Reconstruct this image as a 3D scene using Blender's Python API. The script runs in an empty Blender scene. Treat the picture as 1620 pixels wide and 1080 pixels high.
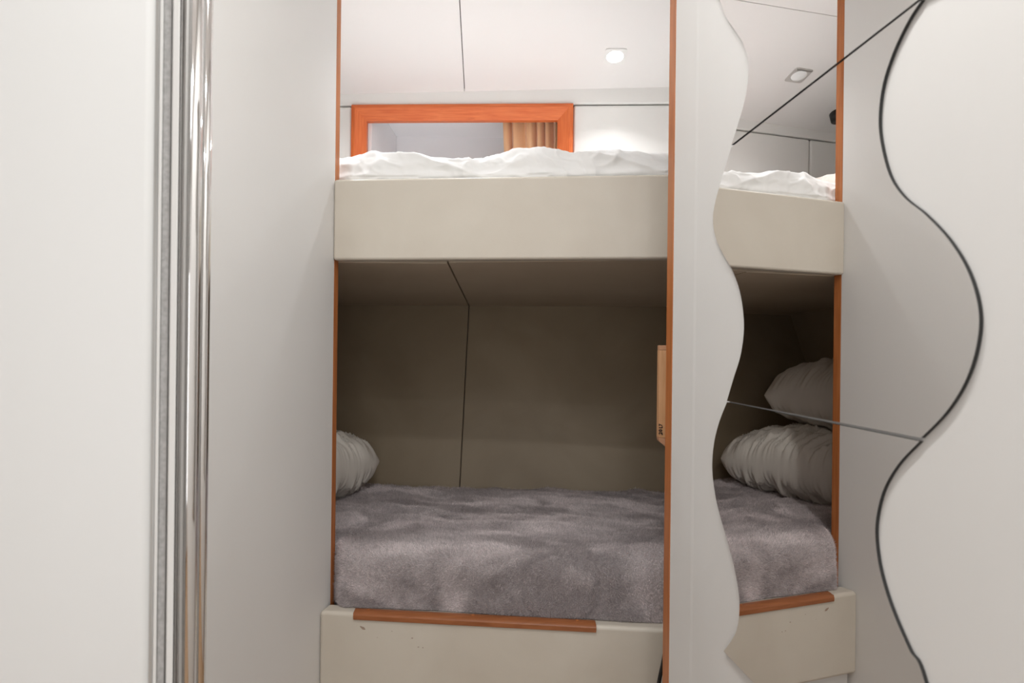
import bpy, bmesh, math, random
from mathutils import Vector, Matrix, noise
random.seed(7)
S = 1.7; EYE = 1.2; F = 1080.0; TH = math.radians(0.65)
CX, CY = 810.0, 563.0

def W(x, y, z):                       # plan units (1 = distance to the bunk opening) -> metres
    return Vector((x*S, y*S, z*S + EYE))

scene = bpy.context.scene
# ------------------------------------------------------------ camera
cam_d = bpy.data.cameras.new('camera'); cam = bpy.data.objects.new('camera', cam_d)
scene.collection.objects.link(cam); scene.camera = cam
cam_d.sensor_width = 36; cam_d.lens = 24; cam_d.shift_y = 23/1620
cam_d.clip_start = 0.02
ct, st = math.cos(TH), math.sin(TH)
cam.matrix_world = Matrix(((ct, -st, 0, 0), (0, 0, -1, 0), (st, ct, 0, EYE), (0, 0, 0, 1)))
cam_d.dof.use_dof = True; cam_d.dof.focus_distance = 1.85; cam_d.dof.aperture_fstop = 8
# ------------------------------------------------------------ world, exposure
w = bpy.data.worlds.new('world'); scene.world = w; w.use_nodes = True
w.node_tree.nodes['Background'].inputs[0].default_value = (0.9, 0.95, 1, 1)
w.node_tree.nodes['Background'].inputs[1].default_value = 0.3
scene.view_settings.view_transform = 'Standard'; scene.view_settings.look = 'None'
scene.view_settings.exposure = -0.02; scene.view_settings.gamma = 1
scene.view_settings.use_curve_mapping = False
scene.cycles.max_bounces = 12; scene.cycles.diffuse_bounces = 8; scene.cycles.glossy_bounces = 6
scene.cycles.sample_clamp_indirect = 6

# ------------------------------------------------------------ ceiling geometry used by lamps
ZF = 0.668; YB = 1.193; YE = 1.5; ZE = 0.58
MS = (ZF-ZE)/(YE-YB)
def zceil(y): return ZF if y <= YB else ZF - MS*(y-YB)
SL = math.atan(MS)

def light(name, kind, x, y, z, power, size, color=(1,1,1), rot=(0,0,0), spread=180, shape='DISK', size_y=None):
    d = bpy.data.lights.new(name, kind); d.energy = power; d.color = color
    if kind == 'AREA':
        d.shape = shape; d.size = size
        if size_y: d.size_y = size_y
        d.spread = math.radians(spread)
    else:
        d.shadow_soft_size = size
    o = bpy.data.objects.new(name, d); scene.collection.objects.link(o)
    o.location = W(x, y, z); o.rotation_euler = rot
    return o
WARM = (1.0, 0.99, 0.97)
COOL = (0.97, 0.985, 1.0)
# lit lamp over the upper bunk, the corridor spots, and added unseen fills
light('bunk_spot_and_fill_light', 'AREA', .2025, 1.388, zceil(1.388)-.006, 1.9, .05, COOL, (-SL, 0, 0), 118)
light('bunk_spot_and_fill_light', 'AREA', -.10, 1.205, zceil(1.205)-.005, 2.1, .05, COOL, (0, 0, 0), 105)  # unseen fill, added to brighten the ceiling over the bunk
light('bunk_spot_and_fill_light', 'AREA', -.38, 1.12, ZF-.005, 2.3, .05, COOL, (.15, 0, 0), 120)  # hidden fill, added for the dim left end of the upper bunk
light('corridor_spot_light', 'AREA', .04, .22, ZF-.006, 4.5, .07, WARM, (0,0,0), 150)
light('corridor_spot_light', 'AREA', -.05, .47, ZF-.006, 5, .07, WARM, (0,0,0), 170)
light('corridor_spot_light', 'AREA', .10, -.10, ZF-.006, 3, .07, WARM, (0,0,0), 175)
light('overhead_fill_light', 'AREA', -.06, -.28, ZF-.01, 3, .5, COOL, (0,0,0), 180, 'RECTANGLE', .5)  # soft overhead fill added behind the viewer, stands for no known opening
light('rear_fill_light', 'AREA', .0, -.585, -.12, 5.8, .6, COOL, (math.pi/2,0,0), 180, 'RECTANGLE', 1.3)  # unseen fill added at the rear wall to brighten the lower bunk

# ------------------------------------------------------------ materials
def mat(name, base, rough=.5, metal=0, **k):
    m = bpy.data.materials.new(name); m.use_nodes = True
    b = m.node_tree.nodes['Principled BSDF']
    b.inputs['Base Color'].default_value = (*base, 1); b.inputs['Roughness'].default_value = rough
    b.inputs['Metallic'].default_value = metal
    for kk, v in k.items(): b.inputs[kk.replace('_', ' ')].default_value = v
    return m
def nd(m, t, **k):
    n = m.node_tree.nodes.new(t)
    for a, v in k.items(): setattr(n, a, v)
    return n
def coord(m, scale=(1,1,1)):
    tc = nd(m, 'ShaderNodeTexCoord'); mp = nd(m, 'ShaderNodeMapping')
    mp.inputs['Scale'].default_value = scale
    m.node_tree.links.new(tc.outputs['Object'], mp.inputs['Vector'])
    return mp.outputs[0]
def vary(m, c1, c2, scale, vec=(1,1,1), detail=4, lo=.35, hi=.65, dist=0):
    l = m.node_tree.links; n = nd(m, 'ShaderNodeTexNoise')
    n.inputs['Scale'].default_value = scale; n.inputs['Detail'].default_value = detail
    n.inputs['Distortion'].default_value = dist
    l.new(coord(m, vec), n.inputs['Vector'])
    r = nd(m, 'ShaderNodeValToRGB'); l.new(n.outputs['Fac'], r.inputs['Fac'])
    r.color_ramp.elements[0].position = lo; r.color_ramp.elements[1].position = hi
    r.color_ramp.elements[0].color = (*c1, 1); r.color_ramp.elements[1].color = (*c2, 1)
    l.new(r.outputs[0], m.node_tree.nodes['Principled BSDF'].inputs['Base Color'])
    return r
def bump(m, scale, strength, dist=.001, vec=(1,1,1), detail=3):
    l = m.node_tree.links; n = nd(m, 'ShaderNodeTexNoise')
    n.inputs['Scale'].default_value = scale; n.inputs['Detail'].default_value = detail
    l.new(coord(m, vec), n.inputs['Vector'])
    b = nd(m, 'ShaderNodeBump'); b.inputs['Strength'].default_value = strength; b.inputs['Distance'].default_value = dist
    l.new(n.outputs['Fac'], b.inputs['Height'])
    P = m.node_tree.nodes['Principled BSDF']
    if P.inputs['Normal'].is_linked: l.new(P.inputs['Normal'].links[0].from_socket, b.inputs['Normal'])
    l.new(b.outputs[0], P.inputs['Normal'])

laminate = mat('white_laminate', (.76,.745,.725), .45, Specular_IOR_Level=.2)
vary(laminate, (.785,.78,.768), (.805,.80,.788), 2.5); bump(laminate, 300, .05, .0005)
near_lam = mat('near_white_panel', (.775,.78,.775), .4); bump(near_lam, 200, .04, .0005)
ceil_m = mat('ceiling_vinyl', (.81,.785,.77), .65); bump(ceil_m, 900, .15, .0004)
dark_gap = mat('joint_shadow_gap', (.10,.09,.085), .9)
panel_m = mat('padded_panel_vinyl', (.80,.785,.76), .45); bump(panel_m, 700, .12, .0004)
niche_m = mat('recess_lining', (.86,.86,.88), .6); bump(niche_m, 500, .1, .0005)
beige = mat('beige_leatherette', (.6,.55,.47), .42)
vary(beige, (.60,.545,.465), (.68,.635,.555), 3.2, detail=6, lo=.3, hi=.7, dist=.6); bump(beige, 520, .22, .0006); bump(beige, 5, .35, .012, (1,1,1.4), 2)
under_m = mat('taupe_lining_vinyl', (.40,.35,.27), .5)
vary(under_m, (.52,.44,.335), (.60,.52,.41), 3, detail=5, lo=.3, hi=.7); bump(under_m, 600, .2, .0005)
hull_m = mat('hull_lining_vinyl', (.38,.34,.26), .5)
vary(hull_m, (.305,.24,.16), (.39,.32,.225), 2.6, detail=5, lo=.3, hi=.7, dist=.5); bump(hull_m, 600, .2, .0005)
def wood(name, a, b, vec, rough=.4, scale=1.0):
    m = mat(name, a, rough); vary(m, a, b, 12*scale, vec, 6, .3, .7, .5); bump(m, 60, .1, .0005, vec)
    return m
teak_v = wood('teak_upright', (.40,.125,.032), (.56,.20,.065), (12,12,.6))
teak_h = wood('teak_rail', (.27,.088,.028), (.38,.135,.048), (.6,12,12))
frame_h = wood('orange_mahogany_across', (.62,.115,.022), (.76,.19,.05), (.8,10,14))
frame_v = wood('orange_mahogany_upright', (.62,.115,.022), (.76,.19,.05), (14,10,.8))
pine_m = wood('pale_pine', (.68,.36,.17), (.78,.46,.25), (10,10,.7), .6)
pine_end = mat('pine_end_grain', (.62,.33,.19), .7); bump(pine_end, 200, .4, .001)
ink = mat('black_ink', (.02,.015,.015), .7)
chrome = mat('polished_chrome', (.86,.85,.84), .06, 1)
alu = mat('brushed_aluminium', (.66,.66,.65), .38, 1)
vary(alu, (.60,.60,.59), (.70,.70,.69), 60, (1,1,.15)); bump(alu, 300, .15, .0004, (1,1,.05))
alu_white = mat('white_painted_profile', (.80,.80,.79), .35)
seal_m = mat('grey_brush_seal', (.44,.435,.43), .85)
vary(seal_m, (.38,.375,.37), (.50,.495,.49), 260); bump(seal_m, 500, .5, .001)
dark_rubber = mat('dark_rubber', (.06,.055,.052), .6)
mirror_m = mat('mirror_silver', (.83,.815,.80), .0, 1)
glass_edge = mat('mirror_ground_edge', (.035,.035,.034), .55, 0, Specular_IOR_Level=.2)
sheet_m = mat('white_cotton', (.89,.895,.89), .85); sheet_m.node_tree.nodes['Principled BSDF'].inputs['Sheen Weight'].default_value = .2
bump(sheet_m, 1400, .12, .0003)
pillow_m = mat('white_pillow_cotton', (.75,.71,.655), .85); bump(pillow_m, 1400, .12, .0003)
plush = mat('grey_plush', (.30,.27,.275), .95)
pb = plush.node_tree.nodes['Principled BSDF']
pb.inputs['Sheen Weight'].default_value = .55; pb.inputs['Sheen Roughness'].default_value = .45
pb.inputs['Sheen Tint'].default_value = (.95,.9,.93,1)
vary(plush, (.34,.305,.31), (.54,.495,.50), 3.4, (1,1.7,1.2), 7, .42, .60, 1.5)  # light and dark of the brushed nap is put into the colour
bump(plush, 380, .9, .004, detail=5); bump(plush, 60, .35, .005)
curtain_m = mat('copper_satin_curtain', (.74,.43,.235), .45); bump(curtain_m, 500, .15, .0005)
curtain_m.node_tree.nodes['Principled BSDF'].inputs['Sheen Weight'].default_value = .4
black_pl = mat('black_plastic', (.012,.012,.012), .35)
steel = mat('satin_steel', (.62,.60,.58), .3, 1)
lamp_grey = mat('satin_grey_trim', (.60,.575,.55), .35, .3)
lamp_white = mat('lamp_trim_white', (.80,.79,.77), .3)
glass_off = mat('frosted_lens', (.92,.93,.93), .5)
lens_on = bpy.data.materials.new('lit_lens'); lens_on.use_nodes = True
e = lens_on.node_tree.nodes['Principled BSDF']; e.inputs['Base Color'].default_value = (1,1,1,1)
e.inputs['Emission Color'].default_value = (1,.99,.97,1); e.inputs['Emission Strength'].default_value = 14
floor_m = wood('floor_boards', (.30,.18,.10), (.40,.26,.15), (2,14,2))
scuff = mat('brown_scuff', (.36,.27,.21), .8)

# ------------------------------------------------------------ helpers
def mesh(name, verts, faces, m, parent=None, smooth=False, mats=None, fm=None, bevel=0, seg=3, autos=False):
    me = bpy.data.meshes.new(name); me.from_pydata([tuple(v) for v in verts], [], faces)
    bm = bmesh.new(); bm.from_mesh(me); bmesh.ops.recalc_face_normals(bm, faces=bm.faces); bm.to_mesh(me); bm.free()
    for mm in (mats or [m]): me.materials.append(mm)
    if fm:
        for p, i in zip(me.polygons, fm): p.material_index = i
    if smooth:
        for p in me.polygons: p.use_smooth = True
    o = bpy.data.objects.new(name, me); scene.collection.objects.link(o)
    if bevel:
        b = o.modifiers.new('bevel', 'BEVEL'); b.width = bevel*S; b.segments = seg; b.limit_method = 'ANGLE'
        b.angle_limit = math.radians(40)
        if hasattr(b, 'harden_normals'): b.harden_normals = True
        for p in me.polygons: p.use_smooth = True
    if parent: o.parent = parent; o.matrix_parent_inverse = parent.matrix_world.inverted()
    return o
def tag(o, label=None, cat=None, group=None, kind=None):
    if label: o['label'] = label
    if cat: o['category'] = cat
    if group: o['group'] = group
    if kind: o['kind'] = kind
    return o
def st_(o): o['kind'] = 'structure'; return o
def thing(name, loc, label, cat, group=None, kind=None):
    o = bpy.data.objects.new(name, None); scene.collection.objects.link(o)
    o.matrix_world = Matrix.Translation(loc); o.empty_display_size = .05
    return tag(o, label, cat, group, kind)
def prism_data(poly, z0, z1, off=0):
    """poly: plan points; z0/z1 numbers or functions of (x, y)"""
    f0 = z0 if callable(z0) else (lambda x, y: z0); f1 = z1 if callable(z1) else (lambda x, y: z1)
    n = len(poly)
    v = [W(x, y, f0(x, y)) for x, y in poly] + [W(x, y, f1(x, y)) for x, y in poly]
    f = [tuple(off+i for i in range(n))[::-1], tuple(off+n+i for i in range(n))]
    f += [(off+i, off+(i+1) % n, off+n+(i+1) % n, off+n+i) for i in range(n)]
    return v, f
def prism(name, poly, z0, z1, m, parent=None, **k):
    v, f = prism_data(poly, z0, z1)
    return mesh(name, v, f, m, parent, **k)
def prisms(name, items, m, parent=None, **k):
    V, Fc = [], []
    for poly, z0, z1 in items:
        v, f = prism_data(poly, z0, z1, len(V)); V += v; Fc += f
    return mesh(name, V, Fc, m, parent, **k)
def tube(name, pts, r, m, parent=None, n=20):
    V, Fc = [], []
    P = [Vector(p) for p in pts]
    for i, p in enumerate(P):
        d = (P[min(i+1, len(P)-1)] - P[max(i-1, 0)]).normalized()
        a = d.cross(Vector((0.3, 1, .1))).normalized(); b = d.cross(a)
        for k in range(n):
            t = 2*math.pi*k/n; V.append(p + r*(math.cos(t)*a + math.sin(t)*b))
    for i in range(len(P)-1):
        for k in range(n):
            Fc.append((i*n+k, i*n+(k+1) % n, (i+1)*n+(k+1) % n, (i+1)*n+k))
    Fc += [tuple(range(n)), tuple((len(P)-1)*n+k for k in range(n))]
    return mesh(name, V, Fc, m, parent, smooth=True)
def ray(px, py):                      # viewing direction of a photo pixel, y component 1
    a = (px-CX)/F; b = (CY-py)/F
    return Vector((a*ct - b*st, 1, a*st + b*ct))
def on_y(px, py, y): d = ray(px, py); return (d.x*y, y, d.z*y)

# ------------------------------------------------------------ room shell
LW = lambda y: -.4523 + .193*y        # face of the partition on the left
RW = lambda y: .274 - .1315*y         # face of the mirror wall on the right
BK = lambda x: 1.497 - .048*x         # upper line of the hull side
ZFL = -EYE/S
HS = .316                             # lean of the hull lining below the upper bunk
def hull_y(x, z): return BK(x) - max(0, .11 - z)*HS

st_(prism('wall_left', [(LW(.6), .6), (LW(.994), .994), (-.72, .994), (-.72, .6)], ZFL, ZF, laminate))
st_(prism('trim_1', [(LW(.9945), .9945), (LW(1.0083), 1.0083), (LW(1.0083)-.02, 1.0083), (LW(.9945)-.02, .9945)], ZFL, ZF, teak_v, bevel=.0012))
st_(prism('wall_right', [(RW(-.6), -.6), (RW(.684), .684), (RW(.690)-.0004, .690), (RW(.7465)-.0004, .7465), (RW(.7465)+.024, .7465), (RW(-.6)+.05, -.6)], ZFL, ZF, laminate))
st_(prism('trim_2', [(RW(.7467)-.0008, .7467), (RW(.766)-.0008, .766), (RW(.766)+.024, .766), (RW(.7467)+.024, .7467)], ZFL, ZF, teak_v, bevel=.0014))
st_(prism('wall_far_right', [(.5, -.6), (.5, 1.7), (.53, 1.7), (.53, -.6)], ZFL, ZF+.02, laminate))
st_(prism('wall_behind', [(-.9, -.6), (.53, -.6), (.53, -.63), (-.9, -.63)], ZFL, ZF+.02, laminate))
st_(prism('wall_far_left', [(-.93, -.63), (-.90, -.63), (-.90, 1.7), (-.93, 1.7)], ZFL, ZF+.02, laminate))
st_(prism('wall_near_left', [(-.90, .37), (-.2010, .37), (-.1967, .3735), (-.203, .40), (-.90, .40)], ZFL, ZF, near_lam, bevel=.004))
st_(prism('floor', [(-.93, -.63), (.53, -.63), (.53, 1.7), (-.93, 1.7)], ZFL-.03, ZFL, floor_m))

# ceiling: flat over the corridor, then falling to the hull; joint lines between its boards
def sx(y):                            # seam running away from the viewer
    a, b = ray(727, 0), ray(735, 146)
    x1, y1 = a.x*1.25, 1.25; x2, y2 = b.x*1.5, 1.5
    return x1 + (x2-x1)*(y-y1)/(y2-y1)
g = .0009
ce = lambda x, y: zceil(y); ct_ = lambda x, y: zceil(y)+.006
st_(prisms('ceiling', [
    ([(-.93, -.63), (.53, -.63), (.53, YB-g), (-.93, YB-g)], ce, ct_),
    ([(-.93, YB+g), (sx(YB)-g, YB+g), (sx(1.52)-g, 1.52), (-.93, 1.56)], ce, ct_),
    ([(sx(YB)+g, YB+g), (.53, YB+g), (.53, 1.50), (sx(1.52)+g, 1.52)], ce, ct_)], ceil_m))
st_(prisms('ceiling_backing', [([(-.93, -.63), (.53, -.63), (.53, YB), (-.93, YB)], ZF+.0065, ZF+.02),
    ([(-.93, YB), (.53, YB), (.53, 1.58), (-.93, 1.58)], lambda x, y: zceil(y)+.0065, ZF+.02)], dark_gap)).name = 'ceiling_2'

# hull side behind the bunks
WX0, WX1 = -.3605, .127; WZ1 = .549; WZ0 = .20; FW = .033
st_(prisms('wall_back_upper', [
    ([(-.9, BK(-.9)+.012), (WX0+.01, BK(WX0)+.012), (WX0+.01, BK(WX0)+.03), (-.9, BK(-.9)+.03)], .08, .66),
    ([(WX1-.01, BK(WX1)+.012), (.5, BK(.5)+.012), (.5, BK(.5)+.03), (WX1-.01, BK(WX1)+.03)], .08, .66),
    ([(WX0+.0101, BK(WX0)+.012), (WX1-.0101, BK(WX1)+.012), (WX1-.0101, BK(WX1)+.03), (WX0+.0101, BK(WX0)+.03)], .08, .22),
    ([(WX0+.0101, BK(WX0)+.012), (WX1-.0101, BK(WX1)+.012), (WX1-.0101, BK(WX1)+.03), (WX0+.0101, BK(WX0)+.03)], WZ1-.006, .66)], dark_gap))
st_(prism('trim_3', [(-.9, BK(-.9)-.002), (.5, BK(.5)-.002), (.5, BK(.5)+.0118), (-.9, BK(-.9)+.0118)], WZ1+.0022, .60, panel_m, bevel=.003))
def wpanel(x0, x1, label):
    o = prism('wall_panel', [(x0, BK(x0)), (x1, BK(x1)), (x1, BK(x1)+.0118), (x0, BK(x0)+.0118)], .20, WZ1, panel_m, bevel=.005, seg=4)
    return tag(o, label, 'panel')
wpanel(-.885, -.6225, 'white padded wall panel beside the upper bunk pillow, seen only in the mirror')
wpanel(-.6195, WX0-.0015, 'white padded wall panel left of the orange window frame over the upper bunk')
wpanel(WX1+.0015, .495, 'white padded wall panel right of the orange window frame behind the curtain side')

# window: mitred timber frame round a recess
win = thing('window_1', W((WX0+WX1)/2, 1.5, WZ0), None, None, kind='structure')
def member(o4, i4, m):                # outer/inner corner pairs (x,z); face bevels inwards
    (oa, ob), (ia, ib) = o4, i4
    V = []
    for (x, z), dy in ((oa, .010), (ob, .010), (oa, -.0085), (ob, -.0085)):
        V.append(W(x, BK(x)+dy, z))
    mida = ((oa[0]*.75+ia[0]*.25), (oa[1]*.75+ia[1]*.25)); midb = ((ob[0]*.75+ib[0]*.25), (ob[1]*.75+ib[1]*.25))
    V += [W(mida[0], BK(mida[0])-.012, mida[1]), W(midb[0], BK(midb[0])-.012, midb[1])]
    V += [W(ia[0], BK(ia[0])-.002, ia[1]), W(ib[0], BK(ib[0])-.002, ib[1]), W(ia[0], BK(ia[0])+.012, ia[1]), W(ib[0], BK(ib[0])+.012, ib[1])]
    Fc = [(0,1,3,2), (2,3,5,4), (4,5,7,6), (6,7,9,8), (8,9,1,0), (0,2,4,6,8), (1,9,7,5,3)]
    mesh('window_frame', V, Fc, m, win)
O = [(WX0, WZ0), (WX0, WZ1+.001), (WX1, WZ1+.001), (WX1, WZ0)]
I = [(WX0+FW, WZ0+FW), (WX0+FW, WZ1-FW), (WX1-FW, WZ1-FW), (WX1-FW, WZ0+FW)]
for a, b, m in ((0,1,frame_v), (1,2,frame_h), (2,3,frame_v), (3,0,frame_h)):
    member((O[a], O[b]), (I[a], I[b]), m)
# recess behind the frame
NB = 1.66
zc = lambda y: .581 - .32*(y-1.5)
nx = lambda y: -.335 + .24*(y-1.5)
def slab(name, q, t, m, parent=None):
    n = (q[1]-q[0]).cross(q[3]-q[0]).normalized()*t*S
    return mesh(name, q+[p+n for p in q], [(0,1,2,3), (7,6,5,4), (0,4,5,1), (1,5,6,2), (2,6,7,3), (3,7,4,0)], m, parent)
slab('recess_side', [W(nx(1.527), 1.527, .18), W(nx(1.527), 1.527, zc(1.527)), W(nx(NB), NB, zc(NB)), W(nx(NB), NB, .18)], -.01, niche_m, win)
slab('recess_side', [W(.14, 1.527, .18), W(.14, NB, .18), W(.14, NB, zc(NB)), W(.14, 1.527, zc(1.527))], -.01, niche_m, win)
slab('recess_top', [W(-.36, 1.527, zc(1.527)), W(.15, 1.527, zc(1.527)), W(.15, NB, zc(NB)), W(-.36, NB, zc(NB))], .01, niche_m, win)
slab('recess_back', [W(-.36, NB, .17), W(.15, NB, .17), W(.15, NB, .56), W(-.36, NB, .56)], -.01, niche_m, win)
slab('recess_sill', [W(-.36, 1.527, .19), W(.15, 1.527, .19), W(.15, NB, .19), W(-.36, NB, .19)], -.01, niche_m, win)
slab('recess_strip', [W(-.024, NB-.012, .19), W(-.016, NB-.012, .19), W(-.016, NB-.012, .528), W(-.024, NB-.012, .528)], -.009, alu_white, win)
# back of the recess seams
# curtain
V, Fc = [], []; NX, NZ = 140, 30
for j in range(NZ+1):
    t = j/NZ; z = .548 + (.205-.548)*t
    for i in range(NX+1):
        s = i/NX
        xl = -.0300 + .012*min(1, t*1.8); x = xl + (.1165-xl)*s
        ph = s*6.2*2*math.pi + 1.3*math.sin(s*9+.5) + .35*math.sin(t*3+s*4)
        a = .0105*(.65+.35*t)
        y = 1.536 + a*(1-abs(math.sin(ph*.5))**1.4*2) + .0022*math.sin(2*ph+1.3+t*2) + .002*math.sin(s*50+t*5)
        x += .0034*math.sin(ph+1.2+t*1.5)
        V.append(W(x, y, z))
for j in range(NZ):
    for i in range(NX):
        a = j*(NX+1)+i; Fc.append((a, a+1, a+NX+2, a+NX+1))
cu = mesh('curtain', V, Fc, curtain_m, smooth=True)
sm = cu.modifiers.new('thick', 'SOLIDIFY'); sm.thickness = .0015
tag(cu, 'copper brown curtain gathered at the right of the framed window', 'curtain')
rod = tube('curtain_rail', [W(-.03, 1.5335, .552), W(.119, 1.5335, .552)], .004, steel)
rod.parent = win; rod.matrix_parent_inverse = win.matrix_world.inverted()

# lower hull lining, two boards with a joint
def hx(px, py):                       # photo pixel -> point on the leaning lining
    d = ray(px, py); lo, hi = 1.0, 1.7
    for _ in range(40):
        m_ = (lo+hi)/2
        if m_ < hull_y(d.x*m_, d.z*m_): lo = m_
        else: hi = m_
    return d.x*lo, d.z*lo
(a0, za), (b0, zb) = hx(742, 484), hx(727, 775)
seam = lambda z: a0 + (b0-a0)*(z-za)/(zb-za)
def leaning(xl0, xl1, xr0, xr1, z0, z1):
    q = []
    for dy in (0, .008):
        q += [W(xl0, hull_y(xl0, z0)+dy, z0), W(xr0, hull_y(xr0, z0)+dy, z0), W(xr1, hull_y(xr1, z1)+dy, z1), W(xl1, hull_y(xl1, z1)+dy, z1)]
    return q, [(0,1,2,3), (7,6,5,4), (0,4,5,1), (1,5,6,2), (2,6,7,3), (3,7,4,0)]
q1, f1 = leaning(-.72, -.66, seam(-.55)-.0007, seam(.118)-.0007, -.55, .118)
q2, f2 = leaning(seam(-.55)+.0007, seam(.118)+.0007, .5, .5, -.55, .118)
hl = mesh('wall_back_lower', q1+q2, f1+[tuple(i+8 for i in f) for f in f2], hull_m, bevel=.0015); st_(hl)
q3, f3 = leaning(-.74, -.74, .5, .5, -.56, .118)
b = mesh('wall_back_lower_2', [v+Vector((0, .0175, 0)) for v in q3], f3, dark_gap); st_(b)
# wall closing the left end of the bunks
EW = lambda z: -.561 - .16*max(0, .11-z)
q = [W(EW(.13)-.0, 1.0, .13), W(EW(.13), 1.52, .13), W(EW(-.5), 1.52, -.5), W(EW(-.5), 1.0, -.5)]
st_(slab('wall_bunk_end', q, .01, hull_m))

# ------------------------------------------------------------ upper bunk
def FU(x): return .988 - .102*(x - LW(.988))        # front line of the upper board
def FL(x): return .9585 - .105*(x - LW(.9585))      # front line of the lower board
ub = thing('bunk', W(0, 1.0, .136), 'upper bunk with beige padded front board and taupe underside', 'bunk')
prism('front_board', [(LW(.988)+.0006, .988), (.497, FU(.497)), (.497, FU(.497)+.02), (LW(1.007)+.0006, 1.007)], .136, .2528, beige, ub, bevel=.0042, seg=5)
def uz(x, y): return .1365 - .0545*(y-1.0)
def ux(px, py):
    d = ray(px, py); y = (.1365+.0545)/(d.z+.0545); return d.x*y, y
(xa, ya), (xb, yb) = ux(707, 413), ux(742, 484)
us = lambda y: xa + (xb-xa)*(y-ya)/(yb-ya)
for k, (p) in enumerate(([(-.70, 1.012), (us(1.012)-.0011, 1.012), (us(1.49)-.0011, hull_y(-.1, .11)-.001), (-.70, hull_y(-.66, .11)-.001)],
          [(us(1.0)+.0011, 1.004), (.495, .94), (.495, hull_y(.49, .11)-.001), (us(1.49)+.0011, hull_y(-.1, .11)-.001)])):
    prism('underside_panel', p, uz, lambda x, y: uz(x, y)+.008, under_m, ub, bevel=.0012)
prism('bunk_base', [(-.70, 1.012), (-.26, 1.012), (.495, .94), (.495, 1.44), (-.70, 1.47)], lambda x, y: uz(x, y)+.0085, .19, dark_gap, ub)

# ------------------------------------------------------------ lower bunk
lb = thing('bunk', W(0, .95, -.49), 'lower bunk with beige padded front board above the white plinth', 'bunk')
prism('front_board', [(LW(.9585)+.0006, .9585), (.497, FL(.497)), (.497, FL(.497)+.03), (LW(.989)+.0006, .989)], -.489, -.361, beige, lb, bevel=.006, seg=6)
prism('plinth', [(LW(.972)+.004, .972), (.497, FL(.497)+.013), (.497, FL(.497)+.028), (LW(.988)+.004, .988)], ZFL, -.4895, near_lam, lb)
prism('bunk_base', [(-.62, 1.02), (-.27, 1.02), (.495, .90), (.495, 1.2), (-.62, 1.26)], -.48, -.40, dark_gap, lb)
# scuff marks on the board, built as thin stains on the vinyl
def stain(px, py, r, rot=0, asp=.5, parent=lb, m=scuff):
    d = ray(px, py); y = 1.0
    for _ in range(20): y = FL(d.x*y)
    c = Vector((d.x*y, y, d.z*y)); V = []
    n = 9
    for k in range(n):
        t = 2*math.pi*k/n; rr = r*(.7+.5*random.random())
        a, b_ = rr*math.cos(t), rr*asp*math.sin(t)
        x_ = a*math.cos(rot)-b_*math.sin(rot); z_ = a*math.sin(rot)+b_*math.cos(rot)
        V.append(W(c.x+x_, FL(c.x+x_)-.0003, c.z+z_))
    mesh('scuff_mark', V, [tuple(range(n))], m, parent)
stain(574, 993, .0052, -.5, .4); stain(620, 998, .001); stain(652, 1009, .0016); stain(662, 1023, .0014, .3); stain(669, 1024, .0012); stain(597, 1008, .0007)

# teak rail on top of the lower board
def rail_pt(x, dy, z): return W(x, FL(x)+dy, z)
x0, x1 = -.2185, .1175
prof = [(-.0022, -.3700), (-.0022, -.3635), (.0003, -.3612), (.0060, -.3594), (.0125, -.3586), (.0138, -.3594), (.0138, -.3606), (.0, -.3612)]
V = [rail_pt(x, dy, z) for x in (x0+.001, x1) for dy, z in prof]; n = len(prof)
Fc = [tuple(range(n)), tuple(range(n, 2*n))] + [(i, (i+1) % n, n+(i+1) % n, n+i) for i in range(n)]
rl = mesh('fiddle_rail', V, Fc, teak_h, bevel=.0008, seg=2)
tag(rl, 'varnished teak rail screwed on the lower bunk board in front of the blanket', 'rail')
for sx_ in (-.198, -.05, .093):
    c = rail_pt(sx_, .0095, -.3593); V = [c+Vector((.004*math.cos(t*math.pi/6), .004*math.sin(t*math.pi/6), z)) for z in (0, .0012) for t in range(12)]
    mesh('wood_plug', V, [tuple(range(12)), tuple(range(12, 24))]+[(i, (i+1) % 12, 12+(i+1) % 12, 12+i) for i in range(12)], teak_v, rl)

# ------------------------------------------------------------ bedding
def sstep(a, b, x):
    t = max(0, min(1, (x-a)/(b-a))); return t*t*(3-2*t)
def fbm(p, o=4): return noise.fractal(p, 1.0, 2.0, o)
def ridg(p): return 1-abs(noise.noise(p))*2
def bedding(name, xs, front, zb, zt, r, yback, nz, disp, m, ztop=None, nback=150):
    """cloth over a mattress: front face, rounded edge, top, back to the hull"""
    V, Fc = [], []; rows = None
    for x in xs:
        yf = front(x); col = []
        T = (ztop(x) if ztop else zt)
        nf, nr = nz
        for k in range(nf): col.append((yf, zb+(T-r-zb)*k/nf, -1, 0))
        for k in range(nr):
            t = math.pi/2*k/nr; col.append((yf+r-r*math.cos(t), T-r+r*math.sin(t), -math.cos(t), math.sin(t)))
        yb_ = yback(x, T)
        for k in range(nback+1):
            u = k/nback; col.append((yf+r+(yb_-yf-r)*u, T, 0, 1))
        for (y, z, ny, nz_) in col:
            d, dx = disp(x, y, z, y-yf)
            z2 = z + nz_*d
            y2 = min(y + ny*d, yback(x, z2)-.001) if ny == 0 else y+ny*d
            V.append(W(x+dx, y2, z2))
        rows = len(col)
    for i in range(len(xs)-1):
        for k in range(rows-1):
            a = i*rows+k; Fc.append((a, a+rows, a+rows+1, a+1))
    o = mesh(name, V, Fc, m, smooth=True)
    return o
N = 420
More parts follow.
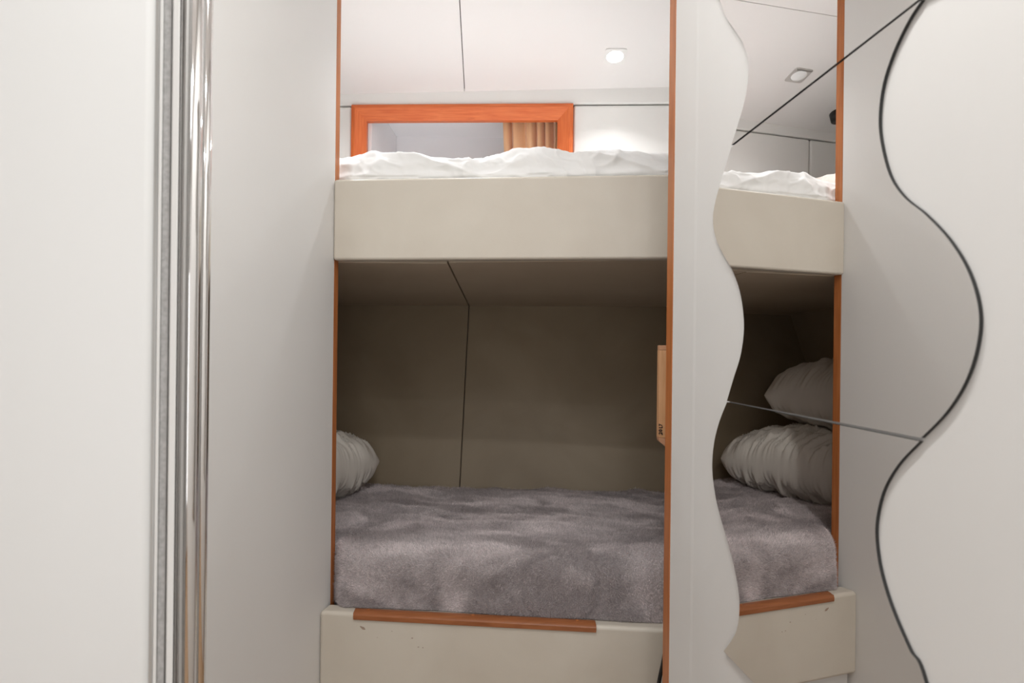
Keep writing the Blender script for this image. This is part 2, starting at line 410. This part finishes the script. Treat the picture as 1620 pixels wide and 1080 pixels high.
# grey plush blanket
def fl_front(x): return FL(x)+.0185 + .042*max(0, min(1, (-.228-x)/.032))**2.4
def blanket_disp(x, y, z, t):
    p = Vector((x*9, y*12, z*9))
    d = .006*fbm(p, 4) + .0016*fbm(Vector((x*30, y*40, z*30)), 3)
    # broad soft folds and the dent across the middle
    d += .006*math.exp(-((t-.10-.05*math.sin(x*9+1))/.03)**2)*(.5+.5*math.sin(x*7)) 
    d -= .004*math.exp(-((t-.17+.08*x)/.02)**2)
    d += .006*ridg(Vector((x*4+2, t*16+x*4, 0)))**3*sstep(.03, .1, t)
    # crumple under the pillow corner
    q = math.exp(-(((x+.30)/.06)**2+((y-1.33)/.06)**2)); d += .012*q*ridg(Vector((x*30, y*34, 3)))
    # round print left in the pile
    rr = math.hypot(x-.070, (z+.320)*1.0 + t*.8)
    d += .002*sstep(.052, .044, rr) - .0022*math.exp(-((rr-.052)/.005)**2)
    return d + .00045*noise.noise(Vector((x*400, y*400, z*400))), 0
xs = [-.60+(.494+.60)*i/N for i in range(N+1)]
bl = bedding('blanket', xs, fl_front, -.3600, -.272, .036, lambda x, z: hull_y(x, z)-.003, (26, 22), blanket_disp, plush)
# keep the blanket inside the end wall
def shell(o, t):
    m_ = o.modifiers.new('thickness', 'SOLIDIFY'); m_.thickness = t; m_.offset = -1
def outward(o):
    c = sum((v.co for v in o.data.vertices), Vector())/len(o.data.vertices)
    p = max(o.data.polygons, key=lambda p: p.center.z)
    if p.normal.z < 0: o.data.flip_normals()
outward(bl)
def pile(o, count, length, rad, m, x0=-.62*S, seed=3):
    """short fibres standing on the cloth, drawn as hair curves"""
    import numpy as np
    rng = np.random.default_rng(seed); me = o.data; me.calc_loop_triangles()
    nt = len(me.loop_triangles); tri = np.empty(nt*3, np.int32); me.loop_triangles.foreach_get('vertices', tri); tri = tri.reshape(-1, 3)
    co = np.empty(len(me.vertices)*3, np.float32); me.vertices.foreach_get('co', co); co = co.reshape(-1, 3)
    a, b_, c = co[tri[:, 0]], co[tri[:, 1]], co[tri[:, 2]]
    nr = np.cross(b_-a, c-a); ar = np.linalg.norm(nr, axis=1)/2; nr = nr/(2*ar[:, None]+1e-12)
    pick = rng.choice(nt, count, p=ar/ar.sum()); u = rng.random((count, 2)); fl = u.sum(1) > 1; u[fl] = 1-u[fl]
    p = a[pick] + u[:, :1]*(b_-a)[pick] + u[:, 1:]*(c-a)[pick]; n = nr[pick]
    # nap: the pile lies in patches brushed one way or the other
    q = p*np.array([1, 1, 1.0])
    f1 = np.sin(q[:, 0]*7+2*np.sin(q[:, 1]*9+q[:, 2]*8)+1) + .7*np.sin(q[:, 0]*17-q[:, 1]*21+3*np.sin(q[:, 0]*6)) + .5*np.sin(q[:, 1]*33+q[:, 2]*30+2*np.sin(q[:, 0]*13))
    f2 = np.sin(q[:, 1]*11+2*np.sin(q[:, 0]*8)) + .6*np.sin(q[:, 0]*23+q[:, 1]*13+q[:, 2]*19)
    lean = np.stack([.45*f2, .42*f1, .30*f1], 1)
    lean -= (lean*n).sum(1, keepdims=True)*n
    d = n*.85 + lean*1.0 + rng.normal(0, .38, (count, 3))
    d /= np.linalg.norm(d, axis=1, keepdims=True); L = length*(.65+.6*rng.random(count))[:, None]
    bend = rng.normal(0, .25, (count, 3))*L
    pts = np.stack([p-n*.0008, p+d*L*.5+bend*.2, p+d*L+bend], 1).reshape(-1).astype(np.float32)
    hc = bpy.data.hair_curves.new('pile'); hc.add_curves([3]*count)
    hc.attributes['position'].data.foreach_set('vector', pts) if 'position' in hc.attributes else hc.points.foreach_set('position', pts)
    ra = hc.attributes.get('radius') or hc.attributes.new('radius', 'FLOAT', 'POINT')
    ra.data.foreach_set('value', np.tile(np.array([rad, rad*.8, rad*.25], np.float32), count))
    hc.materials.append(m)
    h = bpy.data.objects.new('pile', hc); scene.collection.objects.link(h); h.parent = o; h['kind'] = 'stuff'
    return h
fibre = mat('grey_plush_fibre', (.46,.415,.42), .6, Specular_IOR_Level=.35)
vary(fibre, (.50,.45,.455), (.80,.735,.745), 3.4, (1,1.7,1.2), 7, .42, .60, 1.5)  # lighter and darker nap swaths painted into the fibre colour as well
hi = nd(fibre, 'ShaderNodeHairInfo'); mr = nd(fibre, 'ShaderNodeMapRange'); mx = nd(fibre, 'ShaderNodeMix', data_type='RGBA', blend_type='MULTIPLY')
mr.inputs['To Min'].default_value = .62; mr.inputs['To Max'].default_value = 1.45; mx.inputs['Factor'].default_value = 1  # random strand brightness puts a sparkle into the colour
fl_ = fibre.node_tree.links; fpb = fibre.node_tree.nodes['Principled BSDF']; src = fpb.inputs['Base Color'].links[0].from_socket
fl_.new(hi.outputs['Random'], mr.inputs['Value']); fl_.new(src, mx.inputs['A']); fl_.new(mr.outputs[0], mx.inputs['B']); fl_.new(mx.outputs['Result'], fpb.inputs['Base Color'])
pile(bl, 460000, .0062, .00026, fibre)
shell(bl, .004)
tag(bl, 'grey plush blanket spread over the whole lower bunk', 'blanket')
# white duvet
def up_front(x): return FU(x)+.0215 + .012*sstep(-.24, -.275, x)
def duvet_top(x): return .2995 + .004*sstep(-.3, .1, x) + .002*math.sin(x*15)
def duvet_disp(x, y, z, t):
    wx = x + .02*noise.noise(Vector((x*6, y*6, 1.7)))
    k = 1.0
    d = .0085*fbm(Vector((x*9, y*9+z*9, 4.2)), 3)
    d += .0115*max(0, ridg(Vector((wx*5.5+z*14, (y+z)*13+wx*6, 9)))-.35)**1.5*k
    d += .0065*max(0, ridg(Vector((wx*14+3, (y-z)*20+wx*9, 5)))-.4)**1.3*k
    d += .0030*max(0, ridg(Vector((wx*34+(z)*40, (y+z*.6)*26-wx*24, 2)))-.45)*k
    edge = .004*math.exp(-((z-.262)/.006)**2) if t < .004 else 0
    d = d-.0065+edge
    if t < .01 and z < .262: d = min(d, .0005)
    return d, 0
xs = [-.60+(.494+.60)*i/620 for i in range(621)]
dv = bedding('duvet', xs, up_front, .236, .30, .024, lambda x, z: BK(x)-.014, (30, 26), duvet_disp, sheet_m, duvet_top, 120)
outward(dv); shell(dv, .005)
tag(dv, 'crumpled white duvet lying on the upper bunk below the orange framed window', 'duvet')
# mattresses under them
mu = prism('mattress', [(-.55, 1.06), (.485, .985), (.485, 1.43), (-.55, 1.47)], .195, .272, sheet_m, bevel=.012)
tag(mu, 'mattress of the upper bunk hidden under the white duvet', 'mattress')
ml = prism('mattress', [(-.56, 1.07), (-.22, 1.04), (.485, .968), (.485, 1.27), (-.56, 1.32)], -.391, -.300, sheet_m, bevel=.012)
tag(ml, 'mattress of the lower bunk hidden under the grey blanket', 'mattress')

def pillow(name, c, hl, hw, ht, ang, seed, m, label, group, tilt=(0, 0), flange=.012, clamp=True, n=190, wr=1.0):
    V, Fc = [], []
    ca, sa = math.cos(ang), math.sin(ang)
    def P(u, v, side):
        pu = math.copysign(abs(u)**1.0, u); pv = v
        # pinched corners, full middle
        e = (1-abs(u)**4)*(1-abs(v)**4); u_, v_ = u, v; h = ht*(.86+.14*(1-u*u)*(1-v*v))*max(0, e)**.5
        bow = 1 - .07*(1-v*v)*abs(u)**3; bow2 = 1 - .07*(1-u*u)*abs(v)**3
        ck = 1-.045*(u*v)**6; x = u*hl*bow*ck; y = v*hw*bow2*ck
        q = Vector((x*16+seed, y*16, side*3+seed))
        edge = 1-abs(u)**4
        lim = min(1, h/(ht*.35+1e-6)); wv = .5*noise.noise(Vector((x*14, y*10, seed+7)))
        rd = .0085*wr*(max(0, ridg(Vector((v*1.5+seed, u*8+v*2.2+wv*2+seed, side)))-.25)**1.5)*lim
        rd += .0060*wr*(max(0, ridg(Vector((v*2.4+seed+4, u*17+v*5+wv*3, side)))-.3)**1.2)*lim
        rd += .0022*wr*max(0, ridg(Vector((v*4+seed+9, u*38+v*9+wv*5, side)))-.3)*lim
        h2 = h + .010*fbm(q, 3)*min(1, h/(ht*.4+1e-6)) + rd
        z = side*h2 + tilt[0]*x + tilt[1]*y + .004*noise.noise(Vector((x*20, y*20, seed)))
        X = c[0]+x*ca-y*sa; Y = c[1]+x*sa+y*ca; Z = c[2]+z
        return X, Y, Z
    for side in (1, -1):
        for i in range(n+1):
            for j in range(n+1):
                X, Y, Z = P(-1+2*i/n, -1+2*j/n, side)
                if clamp: X, Y, Z = clamp_(X, Y, Z, clamp)
                V.append(W(X, Y, Z))
    off = (n+1)**2
    for s_ in (0, 1):
        for i in range(n):
            for j in range(n):
                a = s_*off+i*(n+1)+j; Fc.append((a, a+n+1, a+n+2, a+1))
    o = mesh(name, V, Fc, m, smooth=True)
    bm = bmesh.new(); bm.from_mesh(o.data); bmesh.ops.remove_doubles(bm, verts=bm.verts, dist=.0004)
    bmesh.ops.recalc_face_normals(bm, faces=bm.faces); bm.to_mesh(o.data); bm.free()
    for p in o.data.polygons: p.use_smooth = True
    return tag(o, label, 'pillow', group)
def clamp_(X, Y, Z, mode):
    if mode == 'low':
        Y = min(Y, hull_y(X, Z)-.004); X = max(X, EW(Z)+.006); Z = max(Z, -.2735)
        Y = max(Y, 1.016 if X < -.27 else Y)
    else:
        Y = min(Y, BK(X)-.004); X = max(X, -.59); Y = max(Y, 1.02)
    return X, Y, Z
pillow('pillow', (-.462, 1.215, -.210), .194, .155, .062, math.radians(-90-22), 1.3, pillow_m,
       'white pillow lying on the grey blanket, lower of the stacked pair', 'pillows on the lower bunk', clamp='low', wr=1.9)
pillow('pillow', (-.548, 1.210, -.074), .185, .150, .072, math.radians(-90-24), 5.1, pillow_m,
       'white pillow on top of the stacked pair at the bunk end, seen in the mirror', 'pillows on the lower bunk', clamp='low', wr=.9)
pillow('pillow', (-.515, 1.30, .345), .15, .07, .042, math.radians(-90), 8.4, pillow_m,
       'white pillow at the far left end of the upper bunk, seen in the mirror', None, clamp='up', wr=.5)

# ------------------------------------------------------------ wavy mirrors
def crom(pts, n=10):
    out = []
    for i in range(len(pts)-1):
        p0 = Vector(pts[max(i-1, 0)]); p1 = Vector(pts[i]); p2 = Vector(pts[i+1]); p3 = Vector(pts[min(i+2, len(pts)-1)])
        for k in range(n):
            t = k/n; out.append(.5*((2*p1)+(-p0+p2)*t+(2*p0-5*p1+4*p2-p3)*t*t+(-p0+3*p1-3*p2+p3)*t**3))
    out.append(Vector(pts[-1])); return out
MT = .0024
def on_wall(px, py):
    d = ray(px, py); y = (.274-MT)/(d.x+.1315); return (y, d.z*y)
L1 = [on_wall(*p) for p in [(1157,232),(1171,185),(1181,145),(1184,105),(1177,72),(1162,47),(1148,26),(1140,4),(1138,-12)]]
L2 = [on_wall(*p) for p in [(1157,233),(1142,282),(1131,322),(1128,350),(1133,378),(1146,405),(1160,430),(1172,468),(1177,515),(1172,560),(1160,600),(1150,634)]]
L3 = [on_wall(*p) for p in [(1150,636),(1137,670),(1129,705),(1127,745),(1133,790),(1144,832),(1157,878),(1167,925),(1170,962),(1164,1000),(1145,1030)]]
R2 = [on_wall(*p) for p in [(1458,0),(1437,32),(1413,82),(1396,135),(1390,190),(1395,235),(1408,280),(1430,312),(1464,340),(1502,381),(1532,432),(1548,490),(1545,545),(1527,602),(1496,652),(1457,693)]]
R3 = [on_wall(*p) for p in [(1455,697),(1420,735),(1396,778),(1385,830),(1388,880),(1398,925),(1414,972),(1438,1027),(1462,1076)]]
dz = L1[0][1]-L2[-1][1]
R3 += [(R2[-3][0]+.002, R2[-3][1]-dz), (R2[-1][0], R2[-1][1]-dz)]
L1 = L1[:-1] + [(L2[3][0], L2[3][1]+dz), (L2[0][0], L2[0][1]+dz)]
R1 = [(y, z+dz) for y, z in R2]
R1[-1] = R2[0]
def mirror_piece(name, L, R, label, dy=0):
    top_gap = .0007
    poly = crom(L, 8) + crom(R, 8)[::-1]
    cz = sum(p[1] for p in poly)/len(poly)
    poly = [(p[0], p[1]) for p in poly]
    n = len(poly); V = []
    for off in (0.0003, MT):
        for y, z in poly: V.append(W(RW(y)-off*1.0086, y, z))
    Fc = [tuple(range(n)), tuple(range(n, 2*n))]+[(i, (i+1) % n, n+(i+1) % n, n+i) for i in range(n)]
    fm = [1, 0]+[1]*n
    o = mesh(name, V, Fc, mirror_m, mats=[mirror_m, glass_edge], fm=fm)
    return tag(o, label, 'mirror', 'wavy mirrors on the right wall')
g_ = .0015
L1 = [(L1[0][0], L1[0][1]+g_)]+L1[1:]; R1[-1] = (R1[-1][0], R1[-1][1]+g_)
R2[-1] = (R2[-1][0], R2[-1][1]+g_*.15); R3[0] = (R3[0][0], R3[0][1]-g_*.15)
L1o = L1[::-1]   # top to bottom
mirror_piece('wavy_mirror', L1o, R1, 'wavy edged mirror panel, topmost of the three, showing the ceiling lamp')
mirror_piece('wavy_mirror', L2, R2, 'wavy edged mirror panel in the middle, showing the upper bunk board')
mirror_piece('wavy_mirror', L3, R3, 'wavy edged mirror panel, lowest of the three, showing the grey blanket')

# ------------------------------------------------------------ ceiling lamps
def lamp(x, y, lit, label, rotz=0, sz=.0222):
    z = zceil(y)
    t = thing('ceiling_spotlight', Vector((0,0,0)), label, 'lamp', 'square ceiling spotlights')
    hw_ = sz*S
    bm = bmesh.new(); N_ = 48; r1 = hw_*.78; zt = -.003
    def ring(fn, zz): return [bm.verts.new((*fn(2*math.pi*k/N_), zz)) for k in range(N_)]
    def sq(s_):
        def f(t_):
            c, s2 = math.cos(t_), math.sin(t_); p = 10
            rr = s_/((abs(c)**p+abs(s2)**p)**(1/p)); return rr*c, rr*s2
        return f
    circ = lambda r: (lambda t_: (r*math.cos(t_), r*math.sin(t_)))
    rings = [ring(sq(hw_), 0.0), ring(sq(hw_), zt), ring(circ(r1), zt-.0012), ring(circ(r1*.94), zt+.0005)]
    for a, b_ in zip(rings, rings[1:]):
        for k in range(N_): bm.faces.new((a[k], a[(k+1) % N_], b_[(k+1) % N_], b_[k]))
    me = bpy.data.meshes.new('lamp_frame'); bm.to_mesh(me); bm.free(); me.materials.append(lamp_white if lit else lamp_grey)
    fr = bpy.data.objects.new('lamp_frame', me); scene.collection.objects.link(fr); fr.parent = t
    bm = bmesh.new(); rr = [r1*.94*math.sin(math.pi/2*k/5) for k in range(6)]
    prev = None; c0 = bm.verts.new((0, 0, zt-.0034))
    for r in rr[1:]:
        cur = [bm.verts.new((r*math.cos(2*math.pi*k/N_), r*math.sin(2*math.pi*k/N_), zt-.004*(1-(r/(r1*.94))**2)+.0006)) for k in range(N_)]
        for k in range(N_):
            if prev: bm.faces.new((prev[k], prev[(k+1) % N_], cur[(k+1) % N_], cur[k]))
            else: bm.faces.new((c0, cur[k], cur[(k+1) % N_]))
        prev = cur
    bmesh.ops.recalc_face_normals(bm, faces=bm.faces)
    if sum(f.normal.z for f in bm.faces) > 0: bmesh.ops.reverse_faces(bm, faces=bm.faces)
    me = bpy.data.meshes.new('lamp_lens'); bm.to_mesh(me); bm.free(); me.materials.append(lens_on if lit else glass_off)
    for p in me.polygons: p.use_smooth = True
    ln = bpy.data.objects.new('lamp_lens', me); scene.collection.objects.link(ln); ln.parent = t
    if not lit:
        hb = mesh('lamp_switch_lip', [Vector((sx_*hw_*.9, -hw_*.98+dy, zz)) for zz in (-.0032, -.007) for sx_, dy in ((-1,0),(1,0),(1,.006),(-1,.006))],
             [(0,1,2,3),(7,6,5,4),(0,4,5,1),(1,5,6,2),(2,6,7,3),(3,7,4,0)], steel)
        hb.parent = t
    t.matrix_world = Matrix.Translation(W(x, y, z)) @ Matrix.Rotation(-SL if y > YB else 0, 4, 'X') @ Matrix.Rotation(rotz, 4, 'Z')
    return t
lamp(.2025, 1.388, True, 'square white ceiling spotlight, lit, above the right part of the upper bunk')
lamp(-.452, 1.354, False, 'square steel ceiling spotlight, unlit, seen only in the top mirror panel')

# small round speaker under the ceiling at the far left
sp = tube('ceiling_speaker', [W(-.640, 1.455, zceil(1.455)-.0005), W(-.640, 1.449, zceil(1.455)-.018)], .032, black_pl, n=32)
tag(sp, 'small black round fitting on the ceiling corner, seen in the top mirror panel', 'fitting')

# ------------------------------------------------------------ wooden plaque behind the right post
pq = thing('wooden_plaque', W(.187, .80, -.1), 'pale pine block with the year 2017 written on its edge, behind the teak post', 'plaque')
yb0 = .86
pL = on_y(1042.5, 620, yb0)[0]
zt_ = on_y(1046, 546, yb0)[2]; zt2 = on_y(1046, 553.5, yb0)[2]; zl = on_y(1046, 692, yb0)[2]; zl2 = on_y(1044, 702, yb0)[2]
def pbox(name, xa_, xb_, z0, z1, m, y0=yb0, y1=yb0+.012): return prism(name, [(xa_, y0), (xb_, y0), (xb_, y1), (xa_, y1)], z0, z1, m, pq, bevel=.0004)
pbox('plaque_board', pL, pL+.03, zl, zt2-.0002, pine_m)
pbox('plaque_cap', pL+.0002, pL+.03, zt2, zt_, pine_end)
V = [W(pL, yb0, zl-.0002), W(pL+.03, yb0, zl-.0002), W(pL+.03, yb0, zl2-.02), W(pL+.0055, yb0, zl2), W(pL+.001, yb0, zl2+.0035)]
V += [v+Vector((0, .012*S, 0)) for v in V]
mesh('plaque_foot', V, [(0,1,2,3,4), (9,8,7,6,5), (0,5,6,1), (1,6,7,2), (2,7,8,3), (3,8,9,4), (4,9,5,0)], pine_end, pq)
def text(body, size, loc, rot, m, parent, ext=.0002, sx_=1):
    c = bpy.data.curves.new('lettering', 'FONT'); c.body = body; c.size = size; c.extrude = ext; c.align_x = 'CENTER'; c.align_y = 'CENTER'
    c.space_character = 1.2; c.offset = .0004
    o = bpy.data.objects.new('lettering', c); scene.collection.objects.link(o); c.materials.append(m)
    o.matrix_world = Matrix.Translation(loc) @ Matrix.Rotation(math.pi/2, 4, 'X') @ Matrix.Rotation(rot, 4, 'Z')
    dg = bpy.context.evaluated_depsgraph_get(); me = bpy.data.meshes.new_from_object(o.evaluated_get(dg))
    mw = o.matrix_world.copy(); bpy.data.objects.remove(o)
    n_ = bpy.data.objects.new('lettering', me); scene.collection.objects.link(n_); n_.matrix_world = mw
    n_.parent = parent; n_.matrix_parent_inverse = parent.matrix_world.inverted(); return n_
tp = on_y(1045.2, 678.5, yb0-.0004)
text('2017', .0098, W(*tp), math.pi/2, ink, pq)
for py in (675.5, 686.5):
    c = on_y(1047.6, py, yb0-.0003); r = .0012
    mesh('ink_mark', [W(c[0]-r*.5, c[1], c[2]-r), W(c[0]+r*.5, c[1], c[2]-r), W(c[0]+r*.5, c[1], c[2]+r), W(c[0]-r*.5, c[1], c[2]+r)], [(0,1,2,3)], ink, pq)
# the bracket that holds it to the back of the post
prism('plaque_bracket', [(.198, .7665), (.203, .7665), (.203, yb0), (.198, yb0)], -.06, -.03, steel, pq)

# black cord hanging behind the post
pts = [on_y(*p, .86) for p in [(1064, 950), (1058, 1000), (1049, 1047), (1041, 1088), (1034, 1150), (1031, 1250), (1036, 1350), (1047, 1420)]]
pts = [(p[0], .86, p[2]) for p in pts]; pts.append((pts[-1][0]+.02, .855, ZFL+.004))
cr = tube('black_cord', [W(*p) for p in [tuple(v) for v in crom([Vector(p) for p in pts], 6)]], .0042, black_pl)
tag(cr, 'black cord hanging down behind the teak post at the bottom', 'cord')

# ------------------------------------------------------------ near left: sliding door track and chrome poles
def X(px, y): return (px-CX)/F*y
Y0 = .372
df = thing('door_jamb', W(-.19, .37, ZFL), 'aluminium door jamb profile with grey brush seal beside the near white panel', 'door jamb')
def strip(name, pa, pb_, m, y0, y1=.386, bev=.0006): prism(name, [(X(pa, y0), y0), (X(pb_, y0), y0), (X(pb_-.3, y1), y1), (X(pa, y1), y1)], ZFL, ZF, m, df, bevel=bev)
strip('jamb_profile', 239.0, 246.5, alu, .3745)
strip('jamb_profile', 247.0, 252.5, alu_white, .3715)
strip('brush_seal', 253.0, 265.2, seal_m, .374)
strip('jamb_gap', 265.5, 267.6, alu, .380)
strip('jamb_profile', 268.0, 278.6, alu_white, .3715)
strip('rubber_strip', 279.0, 281.5, dark_rubber, .377)
def pole(px0, px1, y, label):
    c = (px0+px1)/2; r = (px1-px0)/2/F*y*S*math.cos(math.atan((c-CX)/F))
    o = tube('chrome_pole', [W(X(c, y), y, ZFL), W(X(c, y), y, 0), W(X(c, y), y, ZF)], r, chrome, n=64)
    return tag(o, label, 'pole', 'chrome grab poles at the doorway')
pole(282, 316.5, .41, 'shiny chrome grab pole next to the aluminium door jamb')
pole(308, 331.5, .55, 'second chrome grab pole, behind the first and beside the white partition')
